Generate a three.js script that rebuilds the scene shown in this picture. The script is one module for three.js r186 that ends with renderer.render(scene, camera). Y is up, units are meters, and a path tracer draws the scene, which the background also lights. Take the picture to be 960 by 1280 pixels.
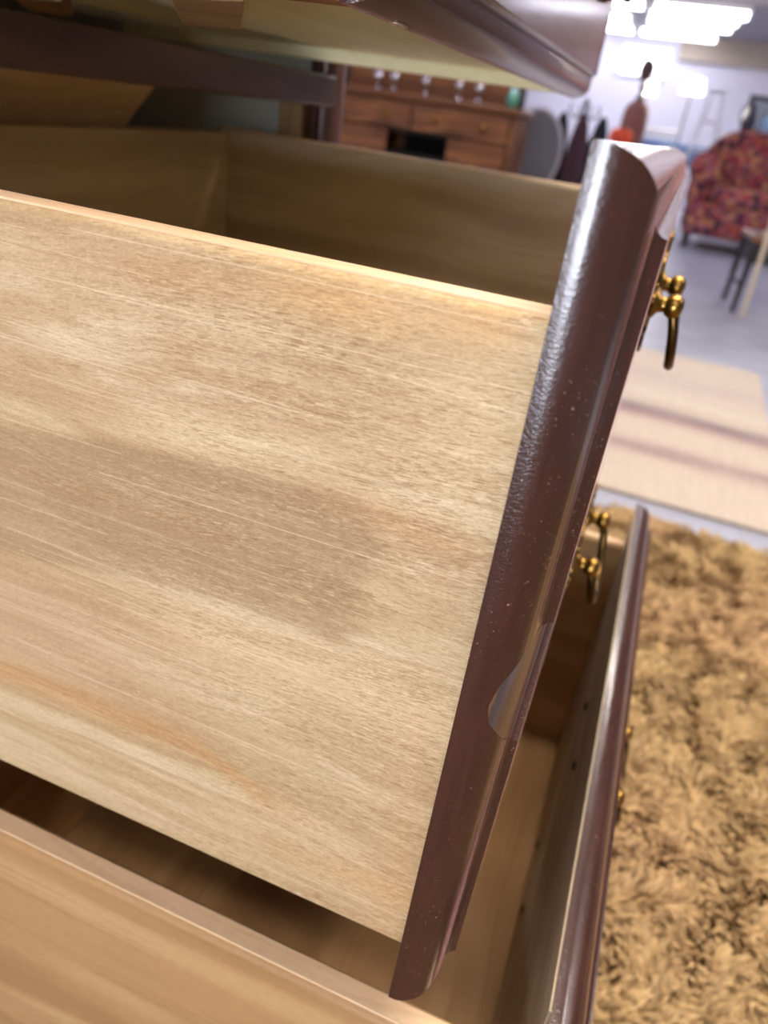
import * as THREE from 'three';
import { RoundedBoxGeometry } from 'three/addons/geometries/RoundedBoxGeometry.js';
import { mergeGeometries, toCreasedNormals } from 'three/addons/utils/BufferGeometryUtils.js';
import { RectAreaLightUniformsLib } from 'three/addons/lights/RectAreaLightUniformsLib.js';

// ------------------------------------------------------------------ camera, exposure, lights
const scene = new THREE.Scene();
scene.background = new THREE.Color(0x0a0a0c);
const camera = new THREE.PerspectiveCamera(2 * Math.atan(640 / 927.5) * 180 / Math.PI, 960 / 1280, 0.02, 60);
const EYE = new THREE.Vector3(-0.1918, 0.3487, 0.0226);
camera.position.copy(EYE);
camera.up.set(0.4098, 0.8686, -0.2785);
camera.lookAt(EYE.x + 0.8404, EYE.y - 0.4782, EYE.z - 0.2549);
camera.focus = 0.262;
camera.userData.fStop = 8.5;
const renderer = new THREE.WebGLRenderer({ antialias: true });
renderer.toneMapping = THREE.LinearToneMapping;
renderer.toneMappingExposure = 0.95;
renderer.outputColorSpace = THREE.SRGBColorSpace;
renderer.shadowMap.enabled = true;
RectAreaLightUniformsLib.init();
const V3 = (x, y, z) => new THREE.Vector3(x, y, z);
function panelLight(pos, target, w, h, color, intensity) {
  const l = new THREE.RectAreaLight(color, intensity, w, h);
  l.position.copy(pos); l.lookAt(target); scene.add(l); return l;
}
const WARM = 0xfff0dc, COOL = 0xe6e8ff, DAY = 0xe8f0ff;
const FLOOR = -0.51, CEIL = 2.1;
// unseen window light behind the photographer, shaped low to highlight the drawer end
panelLight(V3(-4.85, 0.02, 0.3), V3(0, 0.02, 0.3), 1.3, 0.98, DAY, 38);
// ceiling fluorescents: [x, z, colour, intensity]; the fittings are built further down
const FITTINGS = [
  [-2.2, -1.2, WARM, 12.5], [-2.0, 1.2, WARM, 12.5], [-1.0, -0.4, WARM, 12.5],
  [0.7, 0.22, WARM, 58], [1.6, 2.2, WARM, 24], [3.6, -1.6, COOL, 20], [3.1, 0.55, WARM, 40], [6.6, -1.6, COOL, 20], [6.6, 1.2, COOL, 20],
  [9.6, -2.2, COOL, 20], [9.6, 1.6, COOL, 20], [12.75, -0.45, COOL, 9], [12.75, -1.85, COOL, 9], [13.45, -0.55, COOL, 7], [14.2, -0.62, COOL, 7], [14.3, -2.15, COOL, 7], [15.6, -0.82, COOL, 3.5], [15.6, -2.2, COOL, 3.5], [13.4, 2.4, COOL, 20],
];
for (const [x, z, c, i] of FITTINGS) panelLight(V3(x, CEIL - 0.15, z), V3(x, FLOOR, z), 0.22, 1.24, c, i);

// ------------------------------------------------------------------ helpers
let seed = 12345;
const rnd = () => { seed = (seed + 0x6d2b79f5) | 0; let t = Math.imul(seed ^ (seed >>> 15), 1 | seed); t = (t + Math.imul(t ^ (t >>> 7), 61 | t)) ^ t; return ((t ^ (t >>> 14)) >>> 0) / 4294967296; };
const rr = (a, b) => a + (b - a) * rnd();
const used = new Map();
function numbered(n) { const k = used.get(n) || 0; used.set(n, k + 1); return k ? `${n}_${String(k).padStart(3, '0')}` : n; }
function shade(o) { o.traverse((m) => { if (m.isMesh) { m.castShadow = true; m.receiveShadow = true; } }); return o; }
function thing(name, label, category, pos = [0, 0, 0], turn = 0, group) {
  const g = new THREE.Group(); g.name = numbered(name); g.position.set(...pos); g.rotation.y = turn; scene.add(g);
  g.userData = { label, category }; if (group) g.userData.group = group; return g;
}
function part(name, geo, mat, parent) { const m = new THREE.Mesh(geo, mat); m.name = name; m.castShadow = m.receiveShadow = true; parent.add(m); return m; }
function struct(name, geo, mat, parent = scene) { const m = part(name, geo, mat, parent); if (parent === scene) m.userData = { kind: 'structure' }; return m; }
// uv in metres by dominant normal, grain along axis g (0 x, 1 y, 2 z)
function uvm(geo, g = 0, off = 0) {
  const s = geo.index ? geo.toNonIndexed() : geo; if (!s.attributes.normal) s.computeVertexNormals();
  const p = s.attributes.position, n = s.attributes.normal, uv = new Float32Array(p.count * 2);
  for (let i = 0; i < p.count; i += 3) {
    const N = [0, 1, 2].map((a) => Math.abs(n.getComponent(i, a) + n.getComponent(i + 1, a) + n.getComponent(i + 2, a)));
    const d = N.indexOf(Math.max(...N)); let a, b;
    if (d === g) { [a, b] = [0, 1, 2].filter((k) => k !== g); } else { a = g; b = [0, 1, 2].find((k) => k !== g && k !== d); }
    for (let k = 0; k < 3; k++) { uv[(i + k) * 2] = p.getComponent(i + k, a) + off; uv[(i + k) * 2 + 1] = p.getComponent(i + k, b) + off * 0.37 + d * 0.11; }
  }
  s.setAttribute('uv', new THREE.BufferAttribute(uv, 2)); return s;
}
// box from min corner to max corner with softened edges
function box(x0, y0, z0, x1, y1, z1, r = 0.002, grain = 0, off = 0) {
  const w = x1 - x0, h = y1 - y0, d = z1 - z0;
  const g = r > 0 ? new RoundedBoxGeometry(w, h, d, 2, Math.min(r, w / 2.2, h / 2.2, d / 2.2)) : new THREE.BoxGeometry(w, h, d);
  g.translate((x0 + x1) / 2, (y0 + y1) / 2, (z0 + z1) / 2); return uvm(g, grain, off);
}
const merge = (list) => mergeGeometries(list.map((g) => { const q = g.index ? g.toNonIndexed() : g; for (const k of Object.keys(q.attributes)) if (!['position', 'normal', 'uv'].includes(k)) q.deleteAttribute(k); return q; }));
const lathe = (pts, seg = 24) => new THREE.LatheGeometry(pts.map(([r, y]) => new THREE.Vector2(r, y)), seg);
const tube = (pts, r, seg = 32, rs = 10, closed = false) => new THREE.TubeGeometry(new THREE.CatmullRomCurve3(pts.map((p) => V3(...p)), closed), seg, r, rs, closed);
const rod = (a, b, r0, r1 = r0, seg = 12) => {
  const A = V3(...a), B = V3(...b), d = B.clone().sub(A), g = new THREE.CylinderGeometry(r1, r0, d.length(), seg);
  g.applyQuaternion(new THREE.Quaternion().setFromUnitVectors(V3(0, 1, 0), d.clone().normalize())); g.translate(...A.add(B).multiplyScalar(0.5).toArray()); return g;
};
const crease = (g, angle) => toCreasedNormals(g.scale(1000, 1000, 1000), angle).scale(0.001, 0.001, 0.001);
function quads() { // collects quads/triangles with uv
  const P = [], U = [];
  const tri = (a, b, c, ua, ub, uc) => { P.push(...a, ...b, ...c); U.push(...ua, ...ub, ...uc); };
  return {
    quad(a, b, c, d, ua, ub, uc, ud) { tri(a, b, c, ua, ub, uc); tri(a, c, d, ua, uc, ud); },
    done(angle) { let g = new THREE.BufferGeometry(); g.setAttribute('position', new THREE.Float32BufferAttribute(P, 3)); g.setAttribute('uv', new THREE.Float32BufferAttribute(U, 2)); g.computeVertexNormals(); return angle ? crease(g, angle) : g; },
  };
}

// ------------------------------------------------------------------ procedural textures
function hash(x, y, s) { let h = Math.imul(x, 374761393) + Math.imul(y, 668265263) + Math.imul(s, 1274126177); h = Math.imul(h ^ (h >>> 13), 1274126177); return ((h ^ (h >>> 16)) >>> 0) / 4294967296; }
function noise(x, y, s, px = 0, py = 0) { // value noise, optional period
  const xi = Math.floor(x), yi = Math.floor(y), fx = x - xi, fy = y - yi, u = fx * fx * (3 - 2 * fx), v = fy * fy * (3 - 2 * fy);
  const m = (a, p) => (p ? ((a % p) + p) % p : a);
  const a = hash(m(xi, px), m(yi, py), s), b = hash(m(xi + 1, px), m(yi, py), s), c = hash(m(xi, px), m(yi + 1, py), s), d = hash(m(xi + 1, px), m(yi + 1, py), s);
  return a + (b - a) * u + (c - a) * v + (a - b - c + d) * u * v;
}
const ss = (a, b, x) => { const t = Math.min(1, Math.max(0, (x - a) / (b - a))); return t * t * (3 - 2 * t); };
const mix3 = (c, d, t) => [c[0] + (d[0] - c[0]) * t, c[1] + (d[1] - c[1]) * t, c[2] + (d[2] - c[2]) * t];
function canvasTex(w, h, fn, draw, repeat, srgb = true) {
  const cv = document.createElement('canvas'); cv.width = w; cv.height = h; const cx = cv.getContext('2d');
  if (fn) {
    const im = cx.createImageData(w, h);
    for (let j = 0; j < h; j++) for (let i = 0; i < w; i++) { const c = fn(i, h - 1 - j), o = (j * w + i) * 4; im.data[o] = c[0]; im.data[o + 1] = c[1]; im.data[o + 2] = c[2]; im.data[o + 3] = 255; }
    cx.putImageData(im, 0, 0);
  }
  if (draw) draw(cx, w, h);
  const t = new THREE.CanvasTexture(cv); if (srgb) t.colorSpace = THREE.SRGBColorSpace;
  t.wrapS = t.wrapT = THREE.RepeatWrapping; t.magFilter = THREE.LinearFilter; if (repeat) t.repeat.set(...repeat);
  return t;
}
const std = (o) => new THREE.MeshStandardMaterial(o);
const phys = (o) => new THREE.MeshPhysicalMaterial(o);

// the figured board of the near side of the middle drawer (z from -0.4642 to 0, y from 0.0179 to 0.3042)
const PZ = 0.4642, PY0 = 0.0179, PH = 0.2863;
const panelTex = canvasTex(2048, 1264, (i, j) => {
  const z = (i + 0.5) / 2048 * PZ - PZ, y = PY0 + (j + 0.5) / 1264 * PH;
  const wob = (noise(z * 14, y * 30, 1) - 0.5) * 0.012 + (noise(z * 40, y * 90, 2) - 0.5) * 0.004, Y = y + wob;
  let c = [190, 162, 117];
  c = mix3(c, [214, 190, 148], ss(0.42, 0.75, noise(z * 9 + 3, Y * 75, 3)) * 0.7);
  c = mix3(c, [216, 192, 150], ss(0.5, 0.85, noise(z * 22 + 7, Y * 210, 13)) * 0.45);
  c = mix3(c, [174, 140, 98], ss(0.5, 0.9, noise(z * 7 + 2, Y * 330, 14)) * 0.42);
  c = mix3(c, [182, 148, 106], ss(0.5, 0.85, noise(z * 6 + 9, Y * 60 + 5, 4)) * 0.5);
  // upper left pale swirl
  c = mix3(c, [226, 204, 166], 0.6 * Math.exp(-(((z + 0.15 + (y - 0.26) * 1.2) / 0.06) ** 2) - ((y - 0.262) / 0.02) ** 2) * noise(z * 60, Y * 240, 5) * 1.5);
  c = mix3(c, [228, 205, 160], 0.6 * Math.exp(-(((z + 0.1) / 0.05) ** 2) - ((y - 0.24 - (z + 0.1) * 0.1) / 0.008) ** 2));
  c = mix3(c, [226, 198, 148], 0.5 * Math.exp(-(((z + 0.012) / 0.03) ** 2) - ((y - 0.27) / 0.03) ** 2));
  // warm patches along the top
  c = mix3(c, [214, 158, 96], 0.6 * Math.exp(-(((z + 0.062) / 0.03) ** 2) - ((y - 0.297) / 0.009) ** 2));
  c = mix3(c, [214, 160, 98], 0.55 * Math.exp(-(((z + 0.02) / 0.014) ** 2) - ((y - 0.3) / 0.008) ** 2));
  c = mix3(c, [190, 140, 92], 0.45 * Math.exp(-(((z + 0.12) / 0.03) ** 2) - ((y - 0.292) / 0.006) ** 2));
  // tan band with an abrupt end
  const top = 0.2215 + ss(-0.22, -0.06, z) * 0.011 + wob * 0.4, bot = 0.157 + ss(-0.22, -0.08, z) * 0.0145 + wob * 0.5;
  const end = 1 - ss(-0.05, -0.036, z + (noise(y * 260, 3, 6) - 0.5) * 0.012 - (y - 0.2) * 0.1);
  const inb = ss(bot - 0.002, bot + 0.002, y) * (1 - ss(top - 0.004, top + 0.003, y)) * end;
  c = mix3(c, [160, 130, 90], 0.7 * inb * (0.8 + 0.3 * noise(z * 10, Y * 160, 7)));
  c = mix3(c, [196, 143, 92], 0.4 * Math.exp(-(((z + 0.03) / 0.03) ** 2) - ((y - 0.228 + (z + 0.03) * 0.1) / 0.006) ** 2));
  // pale strip under the band, pinkish lower left
  c = mix3(c, [222, 194, 150], 0.6 * ss(-0.16, -0.1, z) * Math.exp(-(((y - 0.15) / 0.016) ** 2)));
  c = mix3(c, [190, 150, 112], 0.5 * (1 - ss(-0.2, -0.08, z)) * Math.exp(-(((y - 0.125) / 0.03) ** 2)));
  // orange streak low on the board, fading forward
  const oy = 0.0835 + ss(-0.2, -0.12, z) * 0.002 - ss(-0.12, -0.06, z) * 0.019;
  c = mix3(c, [190, 140, 86], 0.7 * (1 - ss(-0.1, -0.03, z)) * Math.exp(-(((Y - oy) / 0.007) ** 2)));
  c = mix3(c, [206, 158, 104], 0.45 * Math.exp(-(((y - 0.045 - wob) / 0.012) ** 2)) * ss(-0.12, -0.02, z));
  c = mix3(c, [200, 152, 98], 0.4 * Math.exp(-(((z + 0.008) / 0.012) ** 2)) * ss(0.2, 0.05, y));
  const fine = (noise(z * 900, Y * 3200, 8) - 0.5) * 16 + (noise(z * 60, Y * 1500, 9) - 0.5) * 12 + (noise(z * 1800, y * 1800, 10) - 0.5) * 9;
  return [c[0] + fine, c[1] + fine, c[2] + fine * 0.9];
}, (cx, w, h) => {
  for (let k = 0; k < 60000; k++) { // ray flecks
    const fx = Math.pow(rnd(), 0.55), x = fx * w, y = rnd() * h, L = rr(5, 20), z = fx - 1;
    const bandish = noise(x / 160, y / 40, 21);
    cx.globalAlpha = rr(0.2, 0.65) * (0.35 + 0.65 * bandish) * (0.35 + 0.65 * ss(-0.55, -0.1, z)); cx.strokeStyle = rnd() < 0.68 ? '#80562e' : '#f6e2ba'; cx.lineWidth = rr(0.6, 1.25);
    const sl = -0.06 + 0.12 * (noise(x / 300, y / 120, 22) - 0.5); cx.beginPath(); cx.moveTo(x, y); cx.lineTo(x + L, y + L * sl); cx.stroke();
  }
  for (let k = 0; k < 190; k++) { // long pale saw lines
    const y = rnd() * h, x = rr(-300, 1500), L = rr(250, 900), sl = rr(-0.01, 0.05); cx.globalAlpha = rr(0.18, 0.55); cx.strokeStyle = '#f6e4be'; cx.lineWidth = rr(0.8, 1.6);
    cx.beginPath(); cx.moveTo(x, y); cx.quadraticCurveTo(x + L / 2, y + L * sl * 0.3, x + L, y + L * sl); cx.stroke();
  }
  for (let k = 0; k < 26; k++) { // darker grain lines
    const y = rnd() * h, x = rr(-300, 1200), L = rr(300, 1200), sl = rr(-0.02, 0.05); cx.globalAlpha = rr(0.12, 0.3); cx.strokeStyle = '#8a6238'; cx.lineWidth = rr(0.8, 2);
    cx.beginPath(); cx.moveTo(x, y); cx.quadraticCurveTo(x + L / 2, y + L * sl * 0.2, x + L, y + L * sl); cx.stroke();
  }
  cx.globalAlpha = 1;
});
function woodTex(s, base, light, dark, rep, contrast = 1) {
  return canvasTex(1024, 1024, (i, j) => {
    const u = i / 1024, v = j / 1024, w = (noise(u * 4, v * 6, s, 4, 6) - 0.5) * 0.05, Y = v + w;
    let c = mix3(base, light, ss(0.45, 0.85, noise(u * 2, Y * 16, s + 1, 2, 16)) * contrast);
    c = mix3(c, dark, ss(0.5, 0.9, noise(u * 2 + 0.5, Y * 22, s + 2, 2, 22)) * 0.8 * contrast);
    c = mix3(c, dark, ss(0.6, 0.9, noise(u * 6, Y * 130, s + 3, 6, 130)) * 0.4 * contrast);
    const f = (noise(u * 128, v * 512, s + 4, 128, 512) - 0.5) * 10; return [c[0] + f, c[1] + f, c[2] + f];
  }, null, rep);
}
const M = {};
M.panel = std({ map: panelTex, roughness: 0.62 });
M.lightWood = std({ map: woodTex(31, [192, 172, 140], [204, 186, 156], [172, 150, 118], [2.2, 2.2]), roughness: 0.6 });
M.paleWood = std({ map: woodTex(41, [232, 196, 152], [242, 212, 172], [216, 174, 128], [2.2, 2.2]), roughness: 0.6 });
M.plyWood = std({ map: woodTex(51, [238, 232, 188], [244, 238, 198], [224, 214, 166], [2, 2], 0.6), roughness: 0.6 });
M.warmWood = std({ map: woodTex(36, [180, 138, 88], [194, 154, 104], [160, 118, 70], [2.2, 2.2]), roughness: 0.55 });
M.sideWood = std({ map: woodTex(37, [150, 100, 62], [166, 116, 74], [124, 80, 48], [2.2, 2.2]), roughness: 0.6 });
M.blockWood = std({ map: woodTex(61, [158, 126, 86], [170, 138, 98], [134, 104, 68], [4, 4]), roughness: 0.7 });
const darkTex = canvasTex(1024, 1024, (i, j) => {
  const n = (noise(i / 16, j / 128, 71, 64, 8) - 0.5) * 8 + (noise(i / 4, j / 64, 72, 256, 16) - 0.5) * 5; return [68 + n, 40 + n * 0.7, 31 + n * 0.6];
}, (cx) => { // settled dust
  for (let k = 0; k < 5200; k++) { const x = rnd() * 1024, y = rnd() * 1024, d = noise(x / 90, y / 90, 73); if (d < 0.3 + 0.5 * rnd()) continue; cx.globalAlpha = rr(0.15, 0.75) * d; cx.fillStyle = '#d8c6bc'; cx.beginPath(); cx.arc(x, y, rr(0.5, 1.1) + 1.3 * Math.pow(rnd(), 8), 0, 7); cx.fill(); }
  for (let k = 0; k < 60; k++) { const x = rnd() * 1024, y = rnd() * 1024; cx.globalAlpha = rr(0.2, 0.5); cx.strokeStyle = '#cdb8ac'; cx.lineWidth = 0.8; cx.beginPath(); cx.moveTo(x, y); cx.lineTo(x + rr(-8, 8), y + rr(-8, 8)); cx.stroke(); }
  cx.globalAlpha = 1;
}, [4.5, 4.5]);
const peelTex = canvasTex(512, 512, (i, j) => { const v = 255 * (0.65 * noise(i / 4, j / 2, 81, 128, 256) + 0.35 * noise(i / 8, j / 4, 82, 64, 128)); return [v, v, v]; }, null, [9, 9], false);
M.finish = phys({ map: darkTex, roughness: 0.26, bumpMap: peelTex, bumpScale: 0.00009, clearcoat: 0.4, clearcoatRoughness: 0.12, sheen: 0.5, sheenColor: new THREE.Color(0.75, 0.36, 0.3), sheenRoughness: 0.45 });
M.frame = phys({ map: woodTex(91, [70, 44, 40], [84, 54, 46], [54, 32, 30], [3, 3]), roughness: 0.42, clearcoat: 0.3, clearcoatRoughness: 0.3 });
M.brass = std({ color: 0xa07c3c, metalness: 1, roughness: 0.3 });
M.darkBrass = std({ color: 0x5e4826, metalness: 1, roughness: 0.36 });
M.greyBoard = std({ color: 0xc4c4b6, roughness: 0.8 });
M.bolt = std({ color: 0x1c1a18, roughness: 0.5, metalness: 0.6 });
M.chip = std({ color: 0xcbb19a, roughness: 0.95 });

// ------------------------------------------------------------------ room shell
const floorTex = canvasTex(1024, 1024, (i, j) => { const n = noise(i / 64, j / 64, 101, 16, 16) * 22 + noise(i / 8, j / 8, 102, 128, 128) * 8; return [150 + n, 152 + n, 166 + n]; }, (cx) => {
  for (let k = 0; k < 70; k++) { cx.globalAlpha = rr(0.1, 0.4); cx.fillStyle = '#5a5a66'; cx.beginPath(); cx.ellipse(rnd() * 1024, rnd() * 1024, rr(2, 9), rr(2, 6), rnd() * 3, 0, 7); cx.fill(); } cx.globalAlpha = 1;
}, [0.5, 0.5]);
M.floor = std({ map: floorTex, roughness: 0.36 });
M.wall = std({ color: 0xdcdae4, roughness: 0.9 });
M.darkWall = std({ color: 0x8a7868, roughness: 0.9 });
M.ceil = std({ color: 0x928c92, roughness: 0.9 });
M.tan = std({ color: 0xb0a394, roughness: 0.9 });
const X0 = -5, X1 = 16.3, Z0 = -5, Z1 = 5;
struct('floor', box(X0 - 0.2, FLOOR - 0.2, Z0 - 0.2, X1 + 0.2, FLOOR, Z1 + 0.2, 0), M.floor);
struct('ceiling', box(X0 - 0.2, CEIL, Z0 - 0.2, X1 + 0.2, CEIL + 0.2, Z1 + 0.2, 0), M.ceil);
struct('wall_left', box(X0 - 0.2, FLOOR, Z0 - 0.2, X1 + 0.2, CEIL, Z0, 0), M.wall);
struct('wall_right', box(X0 - 0.2, FLOOR, Z1, X1 + 0.2, CEIL, Z1 + 0.2, 0), M.darkWall);
struct('wall_back', box(X1, FLOOR, Z0, X1 + 0.2, CEIL, Z1, 0), M.wall);
struct('wall_front', box(X0 - 0.2, FLOOR, Z0, X0, CEIL, Z1, 0), M.darkWall);
struct('trim_1', box(X1 - 0.12, 1.72, -0.75, X1, CEIL, Z1, 0), M.tan);
M.pane = std({ color: 0xffffff, emissive: 0xe8f0ff, emissiveIntensity: 6 });
M.unseenPane = std({ color: 0xffffff, emissive: 0xe8f0ff, emissiveIntensity: 9 });
M.whiteFrame = std({ color: 0xe6e6ea, roughness: 0.5 });
function windowUnit(name, x, y0, y1, z0, z1, face, nz, mat) { // face +1 looks towards +x
  const g = new THREE.Group(); g.name = name; g.userData = { kind: 'structure' }; scene.add(g);
  const xa = face > 0 ? x : x - 0.05, xb = xa + 0.05, f = 0.05;
  part('window_frame', merge([box(xa, y0 - f, z0 - f, xb, y0, z1 + f, 0.004), box(xa, y1, z0 - f, xb, y1 + f, z1 + f, 0.004), box(xa, y0, z0 - f, xb, y1, z0, 0.004), box(xa, y0, z1, xb, y1, z1 + f, 0.004)]), M.whiteFrame, g);
  for (let k = 0; k < nz; k++) {
    const a = z0 + (z1 - z0) * k / nz, b = z0 + (z1 - z0) * (k + 1) / nz;
    part('pane', box(xa + 0.015, y0, a + (k ? 0.015 : 0), xb - 0.02, y1, b - (k < nz - 1 ? 0.015 : 0), 0), mat, g);
    if (k) part('mullion', box(xa, y0, a - 0.015, xb, y1, a + 0.015, 0.004), M.whiteFrame, g);
  }
}
windowUnit('unseen_window_1', X0, -0.46, 0.5, -0.35, 0.95, 1, 2, M.unseenPane);  // first one is unseen, its low shape chosen for the light it throws
windowUnit('window_2', X1, 1.42, 1.84, -1.72, -0.9, -1, 2, M.pane);
panelLight(V3(X1 - 0.1, 1.63, -1.31), V3(0, 1.63, -1.31), 0.8, 0.4, DAY, 8);
// ceiling fittings
M.housing = std({ color: 0xe8e8ec, roughness: 0.5 });
M.tubeGlow = std({ color: 0xffffff, emissive: 0xf4f2ff, emissiveIntensity: 9 });
{
  const proto = new THREE.Group();
  part('housing', box(-0.15, -0.055, -0.65, 0.15, 0, 0.65, 0.006), M.housing, proto);
  for (const x of [-0.075, 0.075]) { const t = new THREE.CylinderGeometry(0.045, 0.045, 1.22, 16); t.rotateX(Math.PI / 2); t.translate(x, -0.085, 0); part('light_tube', t, M.tubeGlow, proto); }
  for (const z of [-0.63, 0.63]) part('end_cap', box(-0.12, -0.115, z - 0.02, 0.12, -0.05, z + 0.02, 0.004), M.housing, proto);
  const WHERE = ['nearest the low unseen window behind the photographer', 'over the open floor beside the photographer', 'over the near end of the dresser, behind the photographer', 'straight above the pulled out drawers', 'above the shaggy tan rug, away from the dresser', 'above the floor behind the dresser', 'above the striped rug', 'above the sideboard', 'above the floor before the floral armchair', 'above the corner behind the sideboard', 'above the cabinet with the mirror', 'nearest of the glowing rows at the top edge of the picture', 'left neighbour of the nearest glowing row, hidden by the upper drawer', 'second of the glowing rows at the top edge of the picture', 'third of the glowing rows at the top edge of the picture', 'left neighbour of the third glowing row, hidden by the upper drawer', 'farthest glowing row, just before the back wall', 'left neighbour of the farthest row, hidden by the upper drawer', 'far right one, outside the picture near the right wall'];
  FITTINGS.forEach(([x, z], i) => { const f = proto.clone(); f.name = numbered('ceiling_light'); f.position.set(x, CEIL, z); f.userData = { label: 'twin tube ceiling light ' + WHERE[i], category: 'light', group: 'fluorescent ceiling lights' }; scene.add(f); });
}

// ------------------------------------------------------------------ the chest of drawers
const W = 0.6218, T = 0.0221;
// thumbnail moulding: inset from the edge s against height z above the back face
const PROF = [[0, 0], [0, 0.0012], [0, 0.0024], [0.0001, 0.0037], [0.0003, 0.0049], [0.0007, 0.0066], [0.0013, 0.0081], [0.002, 0.0099], [0.0029, 0.0115], [0.0038, 0.0128], [0.0049, 0.0139], [0.0061, 0.015], [0.0075, 0.016], [0.0089, 0.0167], [0.0104, 0.0172], [0.0118, 0.01755], [0.0132, 0.0178], [0.015, 0.018], [0.0165, 0.0182], [0.0176, 0.0185], [0.0185, 0.0191], [0.0192, 0.0199], [0.0198, 0.0208], [0.0202, T]];
// the groove that makes one deep front look like two, distance from its middle (up positive) against z
const GROOVE = [[0.0307, T], [0.0304, 0.0208], [0.0299, 0.0196], [0.0296, 0.0186], [0.029, 0.0179], [0.0278, 0.0175], [0.0262, 0.017], [0.0245, 0.0166], [0.0226, 0.016], [0.0203, 0.0152], [0.018, 0.0143], [0.0157, 0.0133], [0.0135, 0.0123], [0.0115, 0.0115], [0.01, 0.0109], [0.008, 0.0104], [0.0063, 0.0101], [0.004, 0.01], [0.0011, 0.01], [-0.0015, 0.0102], [-0.0031, 0.0103], [-0.0042, 0.0108], [-0.0055, 0.0118], [-0.007, 0.0128], [-0.0098, 0.0144], [-0.0125, 0.0158], [-0.0158, 0.017], [-0.0185, 0.0179], [-0.0208, 0.0186], [-0.0225, 0.0193], [-0.0234, 0.0202], [-0.024, T]];
const interp = (tab, x, a, b) => { for (let i = 0; i < tab.length - 1; i++) { const x0 = tab[i][a], x1 = tab[i + 1][a]; if ((x >= x0 && x <= x1) || (x <= x0 && x >= x1)) return x1 === x0 ? tab[i][b] : tab[i][b] + (tab[i + 1][b] - tab[i][b]) * (x - x0) / (x1 - x0); } return x <= Math.min(tab[0][a], tab[tab.length - 1][a]) ? (tab[0][a] < tab[tab.length - 1][a] ? tab[0][b] : tab[tab.length - 1][b]) : (tab[0][a] < tab[tab.length - 1][a] ? tab[tab.length - 1][b] : tab[0][b]); };
const insetAt = (z) => interp(PROF, z, 1, 0);
function frontGeometry(w, H, groove) {
  const q = quads(), gi = groove ? GROOVE.map(([d, z]) => [groove + d, z]) : [];
  const zg = groove ? 0.01 : 1, lowI = gi.findIndex((p) => p[1] <= 0.01);
  const up = groove ? gi.slice(0, lowI + 1) : [], lo = groove ? gi.slice(lowI + 1) : [];
  let zs = PROF.map((p) => p[1]); if (groove) zs.push(0.01); zs = [...new Set(zs)].sort((a, b) => a - b);
  const row = (z) => { const s = insetAt(z); if (z < zg) return [s, null, null, H - s]; return [s, interp([[gi[lowI + 1][0], 0.01], ...lo], z, 1, 0), interp(up, z, 1, 0), H - s]; };
  for (const end of [0, 1]) for (let i = 0; i < zs.length - 1; i++) { // the two ends
    const za = zs[i], zb = zs[i + 1], a = row(za), b = row(zb), X = (z) => (end ? w - insetAt(z) : insetAt(z));
    const put = (y0a, y1a, y0b, y1b) => { const A = [X(za), y0a, za], B = [X(zb), y0b, zb], C = [X(zb), y1b, zb], D = [X(za), y1a, za], u = (p) => [p[2] * 1.3, p[1]]; end ? q.quad(A, D, C, B, u(A), u(D), u(C), u(B)) : q.quad(A, B, C, D, u(A), u(B), u(C), u(D)); };
    if (zb <= zg || !groove) put(a[0], a[3], b[0], b[3]); else { put(a[0], a[1], b[0], b[1]); put(a[2], a[3], b[2], b[3]); }
  }
  for (const top of [0, 1]) for (let i = 0; i < PROF.length - 1; i++) { // top and bottom
    const [sa, za] = PROF[i], [sb, zb] = PROF[i + 1], Y = (s) => (top ? H - s : s);
    const A = [sa, Y(sa), za], B = [w - sa, Y(sa), za], C = [w - sb, Y(sb), zb], D = [sb, Y(sb), zb], u = (p) => [p[1] + p[2], p[0]];
    top ? q.quad(A, D, C, B, u(A), u(D), u(C), u(B)) : q.quad(A, B, C, D, u(A), u(B), u(C), u(D));
  }
  const s = PROF[PROF.length - 1][0], flat = (y0, y1) => q.quad([s, y0, T], [w - s, y0, T], [w - s, y1, T], [s, y1, T], [y0, s], [y0, w - s], [y1, w - s], [y1, s]);
  if (groove) {
    flat(s, gi[gi.length - 1][0]); flat(gi[0][0], H - s);
    for (let i = 0; i < gi.length - 1; i++) { const [ya, za] = gi[i], [yb, zb] = gi[i + 1], ea = insetAt(za), eb = insetAt(zb); q.quad([ea, ya, za], [eb, yb, zb], [w - eb, yb, zb], [w - ea, ya, za], [ya, ea], [yb, eb], [yb, w - eb], [ya, w - ea]); }
  } else flat(s, H - s);
  q.quad([0, 0, 0], [0, H, 0], [w, H, 0], [w, 0, 0], [0, 0], [H, 0], [H, w], [0, w]);
  return q.done(0.6);
}
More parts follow.
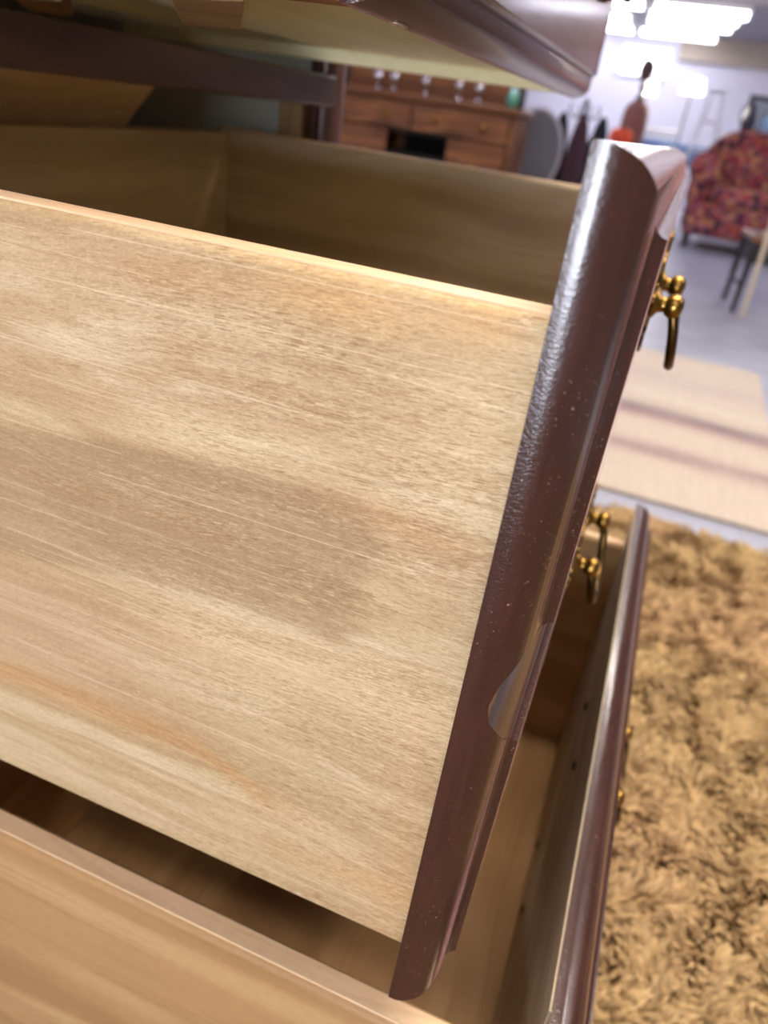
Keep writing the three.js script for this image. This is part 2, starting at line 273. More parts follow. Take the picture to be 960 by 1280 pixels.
// board with rounded upper edges, swept along z; uv = (z, height)
function sideGeometry(x0, x1, y0, y1, z0, z1, uvfn, r = 0.0045) {
  const pts = [[x0, y0], [x1, y0]];
  for (let k = 0; k <= 6; k++) { const a = k / 6 * Math.PI / 2; pts.push([x1 - r + r * Math.cos(a), y1 - r + r * Math.sin(a)]); }
  for (let k = 0; k <= 6; k++) { const a = Math.PI / 2 + k / 6 * Math.PI / 2; pts.push([x0 + r + r * Math.cos(a), y1 - r + r * Math.sin(a)]); }
  const q = quads(), n = pts.length;
  for (let i = 0; i < n; i++) {
    const a = pts[i], b = pts[(i + 1) % n], va = uvfn ? a[1] : a[1] + Math.abs(a[0] - x0), vb = uvfn ? b[1] : b[1] + Math.abs(b[0] - x0), u = uvfn || ((z, v) => [z, v]);
    q.quad([...a, z1], [...b, z1], [...b, z0], [...a, z0], u(z1, va), u(z1, vb), u(z0, vb), u(z0, va));
  }
  const f = new THREE.ShapeGeometry(new THREE.Shape(pts.map((p) => new THREE.Vector2(...p)))), g = f.clone(); f.translate(0, 0, z1);
  g.translate(0, 0, z0); const ix = g.index.array; for (let i = 0; i < ix.length; i += 3) [ix[i], ix[i + 1]] = [ix[i + 1], ix[i]]; g.computeVertexNormals();
  return merge([q.done(0.7), f, g]);
}
const dresser = thing('dresser', 'dark reddish brown chest with three drawers pulled out, pale wooden drawer boxes, filling the left', 'dresser');
// bail pull, centre at origin on the face plane
const plateGeo = (() => {
  const half = [[0, 0.036], [0.008, 0.033], [0.012, 0.025], [0.02, 0.021], [0.028, 0.025], [0.036, 0.022], [0.044, 0.026], [0.052, 0.019], [0.05, 0.011], [0.058, 0.004], [0.053, -0.004], [0.056, -0.011], [0.047, -0.016], [0.04, -0.013], [0.032, -0.018], [0.024, -0.022], [0.018, -0.03], [0.009, -0.033], [0, -0.037]];
  const all = [...half, ...half.slice(1, -1).reverse().map(([x, y]) => [-x, y])].map((p) => new THREE.Vector2(...p));
  const s = new THREE.Shape(); s.moveTo(all[0].x, all[0].y); s.splineThru([...all.slice(1), all[0]]);
  for (const [x, y, r] of [[0, 0.012, 0.006], [-0.019, 0.001, 0.005], [0.019, 0.001, 0.005], [0, -0.018, 0.005]]) { const h = new THREE.Path(); h.absellipse(x, y, r, r * 1.2, 0, 7); s.holes.push(h); }
  return new THREE.ExtrudeGeometry(s, { depth: 0.0016, bevelEnabled: true, bevelThickness: 0.0007, bevelSize: 0.0007, bevelSegments: 2, curveSegments: 6 });
})();
const postGeo = (() => { const g = lathe([[0.0001, 0.0002], [0.0085, 0.0002], [0.0085, 0.003], [0.005, 0.005], [0.0042, 0.008], [0.0058, 0.0095], [0.0072, 0.0125], [0.0066, 0.0155], [0.0045, 0.0178], [0.0001, 0.0186]], 18); g.rotateX(Math.PI / 2); return g; })();
const bailGeo = tube([[-0.038, 0.001, 0.0125], [-0.0385, -0.012, 0.0165], [-0.033, -0.028, 0.0195], [-0.018, -0.038, 0.021], [0, -0.04, 0.0215], [0.018, -0.038, 0.021], [0.033, -0.028, 0.0195], [0.0385, -0.012, 0.0165], [0.038, 0.001, 0.0125]], 0.0031, 48, 10);
function addPull(drawer, x, y) { // back plate, two posts and the bail, all sub-parts of the drawer
  for (const [n, g, m, dx] of [['pull_plate', plateGeo, M.darkBrass, 0], ['pull_post', postGeo, M.brass, -0.038], ['pull_post', postGeo, M.brass, 0.038], ['pull_bail', bailGeo, M.darkBrass, 0]]) { const o = part(n, g, m, drawer); o.position.set(x + dx, y, T); }
}
function makeDrawer(o) {
  const d = new THREE.Group(); d.name = 'drawer'; d.position.set(o.x, o.y, o.z); dresser.add(d);
  part('drawer_front', frontGeometry(o.w, o.h, o.groove), M.finish, d);
  const xs = 0.0146, ts = 0.0164, yb = o.yb, yt = o.yt, L = o.len;
  const nearUV = o.figured ? (z, v) => [(z + PZ) / PZ, (v - yb) / (yt - yb)] : null;
  part('side_panel', sideGeometry(xs, xs + ts, yb, yt, -L, 0, nearUV), o.figured ? M.panel : o.wood, d);
  part('side_panel', sideGeometry(o.w - xs - ts, o.w - xs, yb, yt, -L, 0, null), o.ply ? M.plyWood : o.wood, d);
  for (const x of [xs, o.w - xs - ts]) part('lit_edge', box(x + 0.0028, yt - 0.0006, -L + 0.002, x + ts - 0.0028, yt + 0.0005, -0.001, 0.0004, 2), M.paleWood, d);  // paler strips paint in the window light along the side tops
  part('back_panel', box(xs + ts, yb + 0.018, -L, o.w - xs - ts, yt - 0.004, -L + 0.014, 0.002, 0, 0.3), o.wood, d);
  part('bottom_panel', box(xs + ts - 0.004, yb + 0.011, -L, o.w - xs - ts + 0.004, yb + 0.018, -0.0006, 0, 0, 0.7), o.ply ? M.plyWood : o.wood, d);
  part('front_lining', box(xs + ts, yb + 0.018, -0.001, o.w - xs - ts, o.h - 0.001, 0.0002, 0, 0, 0.5), M.lightWood, d);
  return d;
}
const upper = makeDrawer({ x: 0.09, y: 0.377, z: -0.106, w: 0.56, h: 0.18, yb: 0.002, yt: 0.15, len: 0.5, ply: true, wood: M.sideWood });
const middle = makeDrawer({ x: 0, y: 0, z: 0, w: W, h: 0.348, groove: 0.1755, yb: 0.0179, yt: 0.3042, len: PZ, figured: true, wood: M.lightWood });
const lower = makeDrawer({ x: 0, y: -0.388, z: 0.0715, w: W, h: 0.38, groove: 0.19, yb: 0.014, yt: 0.338, len: 0.47, wood: M.warmWood });
for (const [x, y, r] of [[0.378, 0.067, 0.012], [0.522, 0.089, 0.014]]) { const g = lathe([[0.0001, 0.022], [r * 0.6, 0.021], [r, 0.015], [r * 0.9, 0.009], [r * 0.4, 0.005], [r * 0.45, 0]], 20); g.rotateX(Math.PI / 2); const k = part('knob', g, M.darkBrass, upper); k.position.set(x, y, T); }
addPull(middle, 0.311, 0.269); addPull(middle, 0.311, 0.09);
addPull(lower, 0.311, 0.285); addPull(lower, 0.311, 0.095);
for (const y of [0.285, 0.093]) for (const x of [0.289, 0.367]) { const g = lathe([[0.0001, 0.0022], [0.003, 0.002], [0.0045, 0.0004], [0.0046, 0]], 14); g.rotateX(-Math.PI / 2); const b = part('bolt_head', g, M.bolt, lower); b.position.set(x, y, -0.0009); }
// glue blocks under the upper drawer
for (const fp of [[[0.118, -0.16], [0.142, -0.21], [0.31, -0.318], [0.275, -0.255]], [[0.233, -0.35], [0.283, -0.43], [0.398, -0.525], [0.358, -0.45]]]) {
  const g = new THREE.ExtrudeGeometry(new THREE.Shape(fp.map(([x, z]) => new THREE.Vector2(x - 0.09, -(z + 0.106)))), { depth: 0.0125, bevelEnabled: true, bevelSize: 0.0008, bevelThickness: 0.0008, bevelSegments: 1 });
  g.rotateX(-Math.PI / 2); const b = part('glue_block', uvm(g, 2), M.blockWood, upper); b.position.y = 0.0003; }
{ // chipped lower corner of the upper front
  const g = new THREE.IcosahedronGeometry(0.006, 1); g.scale(1.6, 0.12, 0.5); const p = g.attributes.position; for (let i = 0; i < p.count; i++) { const h = hash(Math.round(p.getX(i) * 1e5), Math.round(p.getZ(i) * 1e5), 5); p.setXYZ(i, p.getX(i) * (0.7 + 0.5 * h), p.getY(i), p.getZ(i) * (0.7 + 0.5 * h)); } g.computeVertexNormals();
  const c = part('chipped_patch', g, M.chip, upper); c.position.set(0.052, -0.0001, 0.004); }
// carcass
const CZ = -0.347, CB = -0.8, CX0 = -0.03, CX1 = 0.66;
part('side_board', box(CX0 - 0.022, -0.43, CB, CX0, 0.62, CZ - 0.037, 0.002, 1), M.frame, dresser);
part('side_board', box(CX1 - 0.004, -0.43, CB, CX1 + 0.018, 0.62, CZ - 0.037, 0.002, 1), M.greyBoard, dresser);
for (const x of [CX0 - 0.03, CX1 - 0.028]) {
  part('corner_post', merge([box(x, -0.51, CZ - 0.037, x + 0.03, 0.62, CZ, 0.013, 1), uvm(rod([x, -0.5, CZ - 0.014], [x, 0.61, CZ - 0.014], 0.008, 0.008, 16), 1)]), M.frame, dresser);
}
part('post_block', box(CX1 - 0.032, 0.2, CZ - 0.066, CX1 - 0.006, 0.36, CZ - 0.037, 0.001, 1), M.blockWood, dresser);
for (const [a, b] of [[0.338, 0.367], [-0.022, 0.012], [-0.43, -0.4], [0.545, 0.575]]) part('rail', box(CX0 + 0.02, a, CZ - 0.03, CX1 - 0.028, b, CZ, 0.003, 0), M.frame, dresser);
part('carcass_back', box(CX0, -0.43, CB - 0.008, CX1, 0.62, CB, 0, 0, 0.2), M.lightWood, dresser);
part('dresser_top', box(CX0 - 0.05, 0.62, CB - 0.01, CX1 + 0.04, 0.645, CZ + 0.03, 0.008, 0), M.frame, dresser);
{ // pale board with a slanted end inside the carcass
  const s = new THREE.Shape([[-0.02, 0.26], [0.408, 0.26], [0.519, 0.346], [-0.02, 0.346]].map((p) => new THREE.Vector2(...p)));
  const g = new THREE.ExtrudeGeometry(s, { depth: 0.012, bevelEnabled: false }); g.translate(0, 0, -0.494); part('slanted_board', uvm(g, 0), M.paleWood, dresser); }
part('runner', box(CX1 - 0.03, -0.02, CB, CX1 - 0.004, 0.012, CZ - 0.037, 0.001, 2), M.lightWood, dresser);
part('runner', box(CX0, -0.02, CB, CX0 + 0.026, 0.012, CZ - 0.037, 0.001, 2), M.lightWood, dresser);

// ------------------------------------------------------------------ rugs
M.shag = std({ color: 0xffffff, roughness: 0.95 }); M.shagBack = std({ color: 0x6d5330, roughness: 1 });
{
  const rug = thing('shag_rug', 'tan shaggy long pile rug on the floor at lower right', 'rug');
  part('backing', box(-2.2, FLOOR, -0.3, 1.64, FLOOR + 0.012, 1.9, 0.004), M.shagBack, rug);  // runs on unseen behind the camera to darken the floor in reflections
  const blade = (() => { const q = quads(), w = 0.0024; const L = [[0, 0, w], [0.003, 0.009, w], [0.009, 0.015, w * 0.8], [0.016, 0.017, w * 0.3]]; for (let i = 0; i < 3; i++) { const [a, b] = [L[i], L[i + 1]]; q.quad([a[0], a[1], -a[2]], [b[0], b[1], -b[2]], [b[0], b[1], b[2]], [a[0], a[1], a[2]], [0, 0], [0, 0], [0, 0], [0, 0]); } return q.done(1.5); })();
  const N = 110000, pile = new THREE.InstancedMesh(blade, M.shag, N), m = new THREE.Matrix4(), c = new THREE.Color(), q = new THREE.Quaternion(), e = new THREE.Euler();
  for (let i = 0; i < N; i++) {
    const x = rr(0.2, 1.645), z = rr(-0.29, 1.25), d = noise(x * 34, z * 34, 111), f = noise(x * 5, z * 5, 112);
    e.set(rr(-0.5, 0.5), noise(x * 22, z * 22, 113) * 9 + rr(-0.8, 0.8), rr(-0.35, 0.25)); q.setFromEuler(e);
    const s = rr(0.85, 1.35); m.compose(V3(x, FLOOR + 0.006 + 0.008 * d, z), q, V3(s, s * (0.7 + 0.6 * d), s)); pile.setMatrixAt(i, m);
    const t = 0.5 + 0.5 * rnd(); c.setRGB(0.64 * t + 0.06, 0.45 * t + 0.04 * f, 0.22 * t); pile.setColorAt(i, c);
  }
  pile.name = 'pile'; pile.userData.kind = 'stuff'; pile.castShadow = pile.receiveShadow = true; rug.add(pile);
}
{
  const tex = canvasTex(1024, 1024, (i, j) => { // u along z, v along x
    const u = i / 1024, v = j / 1024 + (noise(u * 3, 2, 121) - 0.5) * 0.07 + (noise(u * 6, j / 200, 122) - 0.5) * 0.03;
    let c = [202, 187, 170]; const band = (p, w, col, a) => { c = mix3(c, col, a * Math.exp(-(((v - p) / w) ** 2)) * (0.7 + 0.5 * noise(u * 9, v * 60, 123))); };
    band(0.435, 0.045, [140, 122, 122], 0.95); band(0.4, 0.02, [176, 136, 136], 0.5); band(0.215, 0.035, [158, 134, 130], 0.85); band(0.73, 0.06, [190, 172, 166], 0.6); band(0.9, 0.03, [204, 186, 176], 0.5); band(0.57, 0.02, [214, 204, 186], 0.5);
    const f = (noise(i / 2, j / 2, 124) - 0.5) * 14 + (noise(i / 3, j / 40, 125) - 0.5) * 10; return [c[0] + f, c[1] + f, c[2] + f];
  });
  const g = new RoundedBoxGeometry(1.72, 0.014, 1.5, 2, 0.006); const p = g.attributes.position, uv = g.attributes.uv;
  for (let i = 0; i < p.count; i++) uv.setXY(i, (p.getZ(i) + 0.75) / 1.5, (p.getX(i) + 0.86) / 1.72);
  g.translate(0, 0.007, 0);
  const r = thing('striped_rug', 'flat cream rug with wavy mauve stripes beyond the shaggy rug', 'rug', [2.66, FLOOR, -0.2], -0.02);
  part('rug_body', g, std({ map: tex, roughness: 0.95 }), r);
}

// ------------------------------------------------------------------ background furniture
const floral = canvasTex(1024, 1024, (i, j) => { const n = noise(i / 30, j / 30, 131, 34, 34); return mix3([150, 84, 92], [176, 112, 114], n); }, (cx) => {
  const cols = ['#c98a4e', '#3a2436', '#7d1f33', '#d7a56a', '#2e2a3c', '#b5534a', '#a02e3c'];
  for (let k = 0; k < 520; k++) { const x = rnd() * 1024, y = rnd() * 1024, r = rr(22, 56); cx.globalAlpha = 0.7; cx.fillStyle = cols[Math.floor(rnd() * cols.length)]; for (let a = 0; a < 5; a++) { cx.beginPath(); cx.ellipse(x + Math.cos(a * 1.26) * r * 0.5, y + Math.sin(a * 1.26) * r * 0.5, r * 0.45, r * 0.3, a * 1.26, 0, 7); cx.fill(); } }
  cx.globalAlpha = 1;
}, [1.3, 1.3]);
M.floral = std({ map: floral, color: 0xf0e4ea, roughness: 0.9 }); M.walnut = std({ map: woodTex(141, [122, 76, 44], [146, 94, 56], [84, 50, 30], [2, 2]), roughness: 0.4 });
M.darkLeg = std({ color: 0x241a18, roughness: 0.5 });
{ // armchair seen from its side and front
  const a = thing('armchair', 'red floral upholstered rolled armchair standing on the grey floor at right', 'armchair', [8.2, FLOOR, 0.06]);
  const sb = (w, h, d, r, x, y, z, rx = 0, rz = 0) => { const g = new RoundedBoxGeometry(w, h, d, 5, r); g.rotateX(rx); g.rotateZ(rz); g.translate(x, y, z); return uvm(g, 2); };
  part('seat_base', sb(0.9, 0.3, 1.1, 0.05, 0.4, 0.28, 0.58), M.floral, a);
  part('seat_cushion', sb(0.72, 0.17, 0.78, 0.07, 0.3, 0.5, 0.58), M.floral, a);
  const bs = new THREE.Shape(); bs.moveTo(0.06, 0.2); bs.lineTo(0.06, 0.62); bs.bezierCurveTo(0.06, 0.9, 0.2, 1.05, 0.44, 1.05); bs.lineTo(0.74, 1.05); bs.bezierCurveTo(0.98, 1.05, 1.1, 0.9, 1.1, 0.62); bs.lineTo(1.1, 0.2);
  const bg = new THREE.ExtrudeGeometry(bs, { depth: 0.14, bevelEnabled: true, bevelSize: 0.05, bevelThickness: 0.06, bevelSegments: 4, curveSegments: 16 }); bg.rotateY(-Math.PI / 2); bg.translate(0.86, 0, 0);
  part('backrest', uvm(bg, 2), M.floral, a);
  for (const z of [0.08, 1.08]) part('arm', merge([sb(0.85, 0.3, 0.2, 0.06, 0.42, 0.55, z), uvm(rod([-0.04, 0.72, z], [0.84, 0.72, z], 0.14, 0.14, 24), 0), uvm(new THREE.SphereGeometry(0.14, 20, 14).scale(0.35, 1, 1).translate(-0.04, 0.72, z), 2)]), M.floral, a);
  for (const [x, z] of [[0.02, 0.1], [0.02, 1.06], [0.8, 0.1], [0.8, 1.06]]) part('leg', rod([x, 0, z], [x, 0.14, z], 0.022, 0.035), M.darkLeg, a);
}
{ // dark wooden chair at the right edge
  const c = thing('wooden_chair', 'dark wooden chair at the right edge in front of the floral armchair', 'chair', [5.25, FLOOR, 0.68], 0.1);
  part('seat', box(-0.22, 0.42, -0.22, 0.24, 0.46, 0.26, 0.01), M.walnut, c); part('apron', box(-0.19, 0.3, -0.19, 0.21, 0.42, 0.23, 0.005), M.darkLeg, c);
  for (const [x, z, h] of [[-0.19, -0.19, 0.42], [0.21, -0.19, 0.42], [-0.19, 0.23, 1.0], [0.21, 0.23, 1.0]]) part('leg', rod([x, 0, z], [x, h, z + (h > 0.5 ? 0.04 : 0)], 0.016, 0.022), M.darkLeg, c);
  for (const y of [0.6, 0.75, 0.92]) part('back_slat', box(-0.19, y, 0.235, 0.21, y + 0.06, 0.262, 0.006), M.walnut, c);
  part('stretcher', rod([-0.19, 0.16, -0.19], [0.21, 0.16, -0.19], 0.012), M.darkLeg, c);
  const s = thing('walking_stick', 'pale wooden stick leaning against the dark chair at the right edge', 'stick', [5.0, FLOOR, 0.55]);
  part('shaft', rod([-0.02, 0, 0.02], [0.0, 0.62, 0.0], 0.013, 0.016), std({ color: 0xcdbba0, roughness: 0.6 }), s);
}
{ // sideboard
  const b = thing('sideboard', 'brown wooden sideboard with brass knobs and a dark open niche, far behind the drawers', 'sideboard', [5.2, FLOOR, -1.9], 0.0);
  const z0 = -0.68, z1 = 0.78, h = 0.94;
  part('carcass', merge([box(0, 0.08, z0, 0.45, h - 0.04, z0 + 0.03, 0.003, 1), box(0, 0.08, z1 - 0.03, 0.45, h - 0.04, z1, 0.003, 1), box(0.42, 0.08, z0, 0.45, h - 0.04, z1, 0.003, 2), box(0, 0.08, z0, 0.45, 0.12, z1, 0.003, 2)]), M.walnut, b);
  part('top_board', box(-0.03, h - 0.04, z0 - 0.03, 0.46, h, z1 + 0.03, 0.008, 2), M.walnut, b);
  for (const [x, z] of [[0.04, z0 + 0.04], [0.04, z1 - 0.04], [0.41, z0 + 0.04], [0.41, z1 - 0.04]]) part('leg', rod([x, 0, z], [x, 0.09, z], 0.02, 0.03), M.darkLeg, b);
  const knob = lathe([[0.0001, 0.03], [0.012, 0.028], [0.02, 0.018], [0.012, 0.008], [0.008, 0]], 14); knob.rotateZ(Math.PI / 2);
  const dr = (za, zb, ya, yb) => { const d = part('drawer', box(-0.015, ya + 0.006, za + 0.006, 0.02, yb - 0.006, zb - 0.006, 0.005, 2), M.walnut, b); for (const t of zb - za > 0.5 ? [0.25, 0.75] : [0.5]) { const k = part('knob', knob, M.brass, d); k.position.set(-0.012, (ya + yb) / 2, za + (zb - za) * t); } return d; };
  dr(z0 + 0.03, z0 + 0.75, 0.72, 0.89); dr(z0 + 0.75, z1 - 0.03, 0.72, 0.89);
  dr(z0 + 0.03, -0.09, 0.4, 0.72); dr(0.34, z1 - 0.03, 0.4, 0.72);
  part('niche_lining', merge([box(0, 0.56, -0.09, 0.4, 0.58, 0.34, 0, 2), box(0, 0.705, -0.09, 0.4, 0.72, 0.34, 0, 2), box(0.39, 0.58, -0.09, 0.4, 0.71, 0.34, 0)]), std({ color: 0x18120f, roughness: 0.8 }), b);
  dr(-0.09, 0.34, 0.4, 0.56);
  for (const [za, zb] of [[z0 + 0.03, -0.09], [-0.09, 0.34], [0.34, z1 - 0.03]]) dr(za, zb, 0.12, 0.4);
}
{ const p = thing('gallery_board', 'dark framed wooden screen standing at the rear of the sideboard behind the goblets', 'screen', [5.6, FLOOR + 0.94, -1.85]); part('board', box(0, 0, -0.66, 0.025, 0.3, 0.66, 0.004, 2), M.walnut, p); part('frame', merge([box(-0.012, 0, -0.68, 0.03, 0.31, -0.64, 0.004, 1), box(-0.012, 0, 0.64, 0.03, 0.31, 0.68, 0.004, 1), box(-0.012, 0.28, -0.64, 0.03, 0.32, 0.64, 0.004, 2)]), M.darkLeg, p); }  // raised back of the sideboard, made as a separate group
M.glassy = std({ color: 0xf2f4ff, roughness: 0.12, metalness: 1 });
{ const prof = [[0.0001, 0], [0.03, 0], [0.028, 0.006], [0.006, 0.012], [0.005, 0.045], [0.026, 0.06], [0.034, 0.085], [0.03, 0.11], [0.027, 0.11], [0.03, 0.085], [0.02, 0.064], [0.0001, 0.058]];
  const where = ['leftmost', 'second', 'middle', 'fourth', 'rightmost'];
  [-2.17, -2.05, -1.82, -1.58, -1.44].forEach((z, i) => { const g = thing('goblet', `shiny silver goblet on the sideboard, ${where[i]} of the row of five`, 'goblet', [5.38, FLOOR + 0.94, z], 0, 'goblets on the sideboard'); part('goblet_body', lathe(prof, 20), M.glassy, g); });
  const v = thing('vase', 'small teal green vase at the right end of the sideboard', 'vase', [5.36, FLOOR + 0.94, -1.2]); part('vase_body', lathe([[0.0001, 0], [0.03, 0], [0.045, 0.04], [0.04, 0.09], [0.018, 0.12], [0.024, 0.14], [0.02, 0.14], [0.0001, 0.1]], 20), phys({ color: 0x5fa890, roughness: 0.15, clearcoat: 1 }), v);
}
function ovalChair(name, label, pos, turn, cloth, trim) { // oval backed upholstered chair
  const c = thing(name, label, 'chair', pos, turn);
  const s = new THREE.Shape(); s.absellipse(0, 0.68, 0.2, 0.28, 0, Math.PI * 2); const g = new THREE.ExtrudeGeometry(s, { depth: 0.05, bevelEnabled: true, bevelSize: 0.015, bevelThickness: 0.015, bevelSegments: 3, curveSegments: 24 }); g.rotateY(Math.PI / 2); g.translate(0.2, 0, 0);
  part('backrest', uvm(g, 2), cloth, c);
  const ring = []; for (let k = 0; k < 24; k++) ring.push([0.19, 0.68 + 0.3 * Math.sin(k / 24 * Math.PI * 2), 0.215 * Math.cos(k / 24 * Math.PI * 2)]);
  part('back_frame', tube(ring, 0.014, 60, 8, true), trim, c);
  part('seat', box(-0.25, 0.4, -0.24, 0.24, 0.49, 0.24, 0.035), cloth, c);
  for (const [x, z] of [[-0.2, -0.19], [-0.2, 0.19], [0.19, -0.19], [0.19, 0.19]]) part('leg', rod([x, 0, z], [x, 0.42, z], 0.014, 0.022), trim, c);
}
ovalChair('side_chair', 'grey oval backed chair with pale trim right of the sideboard', [6.0, FLOOR, -1.12], 0.2, std({ color: 0x77767e, roughness: 0.9 }), std({ color: 0xc6c0c8, roughness: 0.5 }));
ovalChair('side_chair', 'dusty pink oval backed chair between the sideboard and the grey chair', [7.2, FLOOR, -1.55], 0.1, std({ color: 0xa8666c, roughness: 0.9 }), M.walnut);
{ // coat stand with dark garments
  const c = thing('coat_stand', 'black metal coat stand hung with dark clothes right of the grey chair', 'coat stand', [6.4, FLOOR, -0.86]);
  part('pole', lathe([[0.016, 0], [0.016, 1.05], [0.022, 1.07], [0.0001, 1.1]], 14), M.darkLeg, c);
  for (let k = 0; k < 4; k++) { const a = k * 1.571 + 0.5; part('foot', tube([[0.015, 0.12, 0], [0.1, 0.1, 0], [0.2, 0.008, 0]], 0.008, 12, 8).rotateY(a), M.darkLeg, c); part('hook', tube([[0.01, 0.98, 0], [0.08, 0.96, 0], [0.12, 1.0, 0], [0.11, 1.05, 0]], 0.007, 12, 8).rotateY(a), M.darkLeg, c); }
  const cols = [[0x2a2228, 'black coat', -0.16, 0.08], [0x4a2f38, 'plum coloured jacket', 0.02, -0.12], [0x1f222c, 'navy scarf', 0.15, 0.06]];
  for (const [col, what, dz, dx] of cols) {
    const g = lathe([[0.0001, 0], [0.07, 0], [0.085, 0.15], [0.07, 0.35], [0.045, 0.47], [0.02, 0.53], [0.0001, 0.54]], 22); const p = g.attributes.position; for (let i = 0; i < p.count; i++) { const an = Math.atan2(p.getZ(i), p.getX(i)), k = 1 + 0.16 * Math.sin(an * 5 + dz * 20) * (1 - p.getY(i) / 0.6); p.setXYZ(i, p.getX(i) * k * 0.7, p.getY(i), p.getZ(i) * k); } g.computeVertexNormals();
    const t = thing(what.split(' ').pop() === 'coat' ? 'coat' : what.split(' ').pop(), `dark ${what} hanging from the coat stand`, 'clothing', [6.4 + dx, FLOOR + 0.45, -0.86 + dz]); part('garment', g, std({ color: col, roughness: 0.95 }), t);
  }
}
{ // tall turned figure with a ball top
  const s = thing('turned_post', 'tall brown turned wooden post with a round ball finial before the far wall', 'ornament', [10.1, FLOOR, -0.76]);
  part('finial', new THREE.SphereGeometry(0.095, 24, 16).scale(0.9, 1.2, 0.9).translate(0, 1.58, 0), std({ color: 0x5e4038, roughness: 0.6 }), s);
  part('neck', lathe([[0.06, 1.26], [0.045, 1.31], [0.03, 1.36], [0.045, 1.4], [0.028, 1.43], [0.024, 1.49]], 20), std({ color: 0x6a5a58, roughness: 0.5 }), s);
  part('body', lathe([[0.17, 0], [0.17, 0.06], [0.13, 0.1], [0.14, 0.6], [0.15, 0.85], [0.15, 1.05], [0.145, 1.15], [0.12, 1.22], [0.07, 1.26], [0.05, 1.27]], 28), std({ color: 0x8c5c52, roughness: 0.7 }), s);
  const o = thing('pouffe', 'orange cushion stool at the foot of the brown turned post', 'stool', [9.7, FLOOR, -0.83]);
  part('cushion', new RoundedBoxGeometry(0.28, 0.18, 0.25, 5, 0.07).translate(0, 0.87, 0), std({ color: 0xf05a34, roughness: 0.8 }), o);
  part('stool_base', lathe([[0.14, 0], [0.14, 0.03], [0.03, 0.06], [0.03, 0.75], [0.11, 0.79]], 20), M.darkLeg, o);
}
M.bluecloth = std({ color: 0x86a6d6, roughness: 0.8 }); M.paleBlue = std({ color: 0xc8dcf4, roughness: 0.7 });
{
  const t = thing('display_table', 'long table with a blue top before the far wall', 'table', [10.9, FLOOR, -0.45]);
  part('table_top', box(-0.35, 0.84, -0.42, 0.35, 0.9, 0.75, 0.01), M.bluecloth, t); part('table_skirt', box(-0.365, 0.66, -0.42, -0.35, 0.895, 0.75, 0.004), M.bluecloth, t); for (const [x, z] of [[-0.3, -0.38], [0.3, -0.38], [-0.3, 0.7], [0.3, 0.7]]) part('leg', rod([x, 0, z], [x, 0.85, z], 0.02, 0.025), M.whiteFrame, t);
  const b = thing('linen_stack', 'white folded linen stacked on the blue topped table', 'linen', [10.85, FLOOR + 0.9, -0.5]); for (let k = 0; k < 3; k++) part('folded_sheet', box(-0.2, k * 0.045, -0.25, 0.2, k * 0.045 + 0.043, 0.25, 0.015), M.whiteFrame, b);
}
M.lampGlow = std({ color: 0xffffff, emissive: 0xfff4e6, emissiveIntensity: 3.5 });
function floorLamp(label, x, z, r, h) {
  const l = thing('floor_lamp', label, 'lamp', [x, FLOOR, z], 0, 'lit floor lamps by the far wall');
  part('base', lathe([[0.0001, 0.03], [0.12, 0.02], [0.14, 0]], 24), M.darkLeg, l); part('pole', rod([0, 0.02, 0], [0, h - 0.1, 0], 0.01), M.darkLeg, l);
  part('lamp_shade', lathe([[r, h - 0.16], [r * 0.8, h], [r * 0.78, h], [r * 0.97, h - 0.16], [r, h - 0.16]], 28), M.lampGlow, l);
  part('bulb', new THREE.SphereGeometry(0.035, 14, 10).translate(0, h - 0.08, 0), M.lampGlow, l);
  const p = new THREE.PointLight(0xfff2e2, 2.5); p.position.set(x, FLOOR + h - 0.08, z); p.castShadow = true; scene.add(p);
}
floorLamp('white lit floor lamp right of the brown turned post', 10.6, -0.23, 0.14, 1.6);
floorLamp('small white lit floor lamp behind the brown turned post', 11.6, -0.8, 0.12, 1.58);
{
  const l = thing('stepladder', 'white folding stepladder standing left of the framed mirror', 'ladder', [9.3, FLOOR, 0.06]);
  for (const s of [-1, 1]) { part('front_rail', rod([-0.12, 0, s * 0.24 + 0.03], [0, 1.42, s * 0.05], 0.016, 0.016), M.whiteFrame, l); part('rear_rail', rod([0.42, 0, s * 0.24 + 0.03], [0.03, 1.4, s * 0.05], 0.013, 0.013), M.whiteFrame, l); }
  for (let k = 1; k < 5; k++) { const t = k / 5; part('step', box(-0.12 + 0.12 * t - 0.05, 1.42 * t - 0.012, -(0.24 - 0.19 * t) + 0.03 * (1 - t), -0.12 + 0.12 * t + 0.06, 1.42 * t + 0.012, 0.24 - 0.19 * t + 0.03 * (1 - t), 0.004), M.whiteFrame, l); }
  part('top_cap', box(-0.06, 1.4, -0.08, 0.09, 1.43, 0.08, 0.006), M.whiteFrame, l);
}
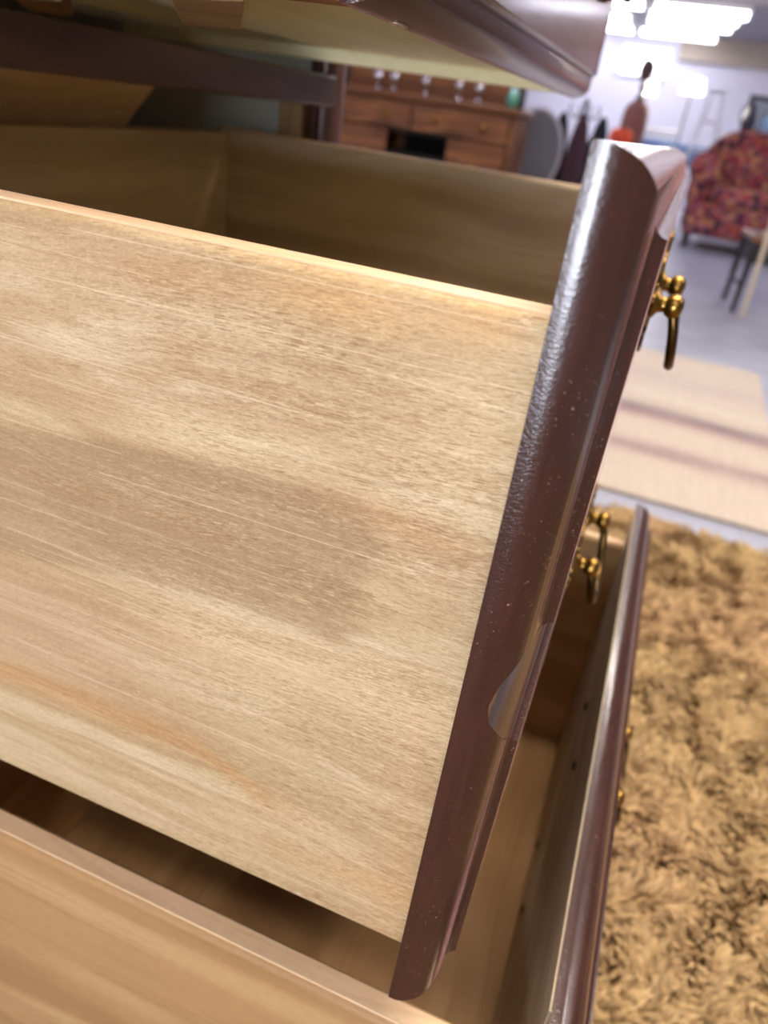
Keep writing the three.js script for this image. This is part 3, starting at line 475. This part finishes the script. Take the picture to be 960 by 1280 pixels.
{
  const d = thing('dark_cabinet', 'dark low cabinet behind the floral armchair', 'cabinet', [9.75, FLOOR, 0.36]);
  part('carcass', box(0, 0.05, 0, 0.45, 1.05, 1.1, 0.006), M.walnut, d); part('top_board', box(-0.02, 1.05, -0.02, 0.47, 1.09, 1.12, 0.008), M.walnut, d);
  for (const z of [0.02, 0.56]) part('door', box(-0.015, 0.1, z, 0.004, 1.0, z + 0.51, 0.004), M.walnut, d);
  for (const z of [0.08, 1.02]) part('foot', box(0.03, 0, z - 0.03, 0.4, 0.05, z + 0.03, 0.004), M.darkLeg, d);
  const m = thing('framed_mirror', 'dark framed mirror standing on the dark cabinet behind the armchair', 'mirror', [10.0, FLOOR + 1.09, 0.62]);
  part('mirror_frame', merge([box(0, 0, -0.22, 0.03, 0.05, 0.22, 0.006), box(0, 0.33, -0.22, 0.03, 0.38, 0.22, 0.006), box(0, 0.05, -0.22, 0.03, 0.33, -0.17, 0.006), box(0, 0.05, 0.17, 0.03, 0.33, 0.22, 0.006)]), M.darkLeg, m);
  part('mirror_glass', box(0.012, 0.05, -0.17, 0.022, 0.33, 0.17, 0), std({ color: 0xaab2c4, metalness: 1, roughness: 0.1 }), m);
  const j = thing('jar', 'pale blue jar on the dark cabinet beside the mirror', 'jar', [9.86, FLOOR + 1.09, 0.68]); part('jar_body', lathe([[0.0001, 0], [0.07, 0], [0.09, 0.08], [0.08, 0.16], [0.04, 0.2], [0.05, 0.22], [0.0001, 0.2]], 22), phys({ color: 0x9cc4e8, roughness: 0.2 }), j);
  const k = thing('jug', 'dark glazed jug on the dark cabinet left of the mirror', 'jug', [9.86, FLOOR + 1.09, 0.46]); part('jug_body', lathe([[0.0001, 0], [0.06, 0], [0.08, 0.1], [0.05, 0.2], [0.035, 0.26], [0.045, 0.29], [0.0001, 0.27]], 22), phys({ color: 0x3a3444, roughness: 0.25 }), k); part('handle', tube([[0, 0.25, -0.035], [0, 0.26, -0.08], [0, 0.16, -0.1], [0, 0.1, -0.075]], 0.008, 16, 8), M.darkLeg, k);
}
renderer.render(scene, camera);
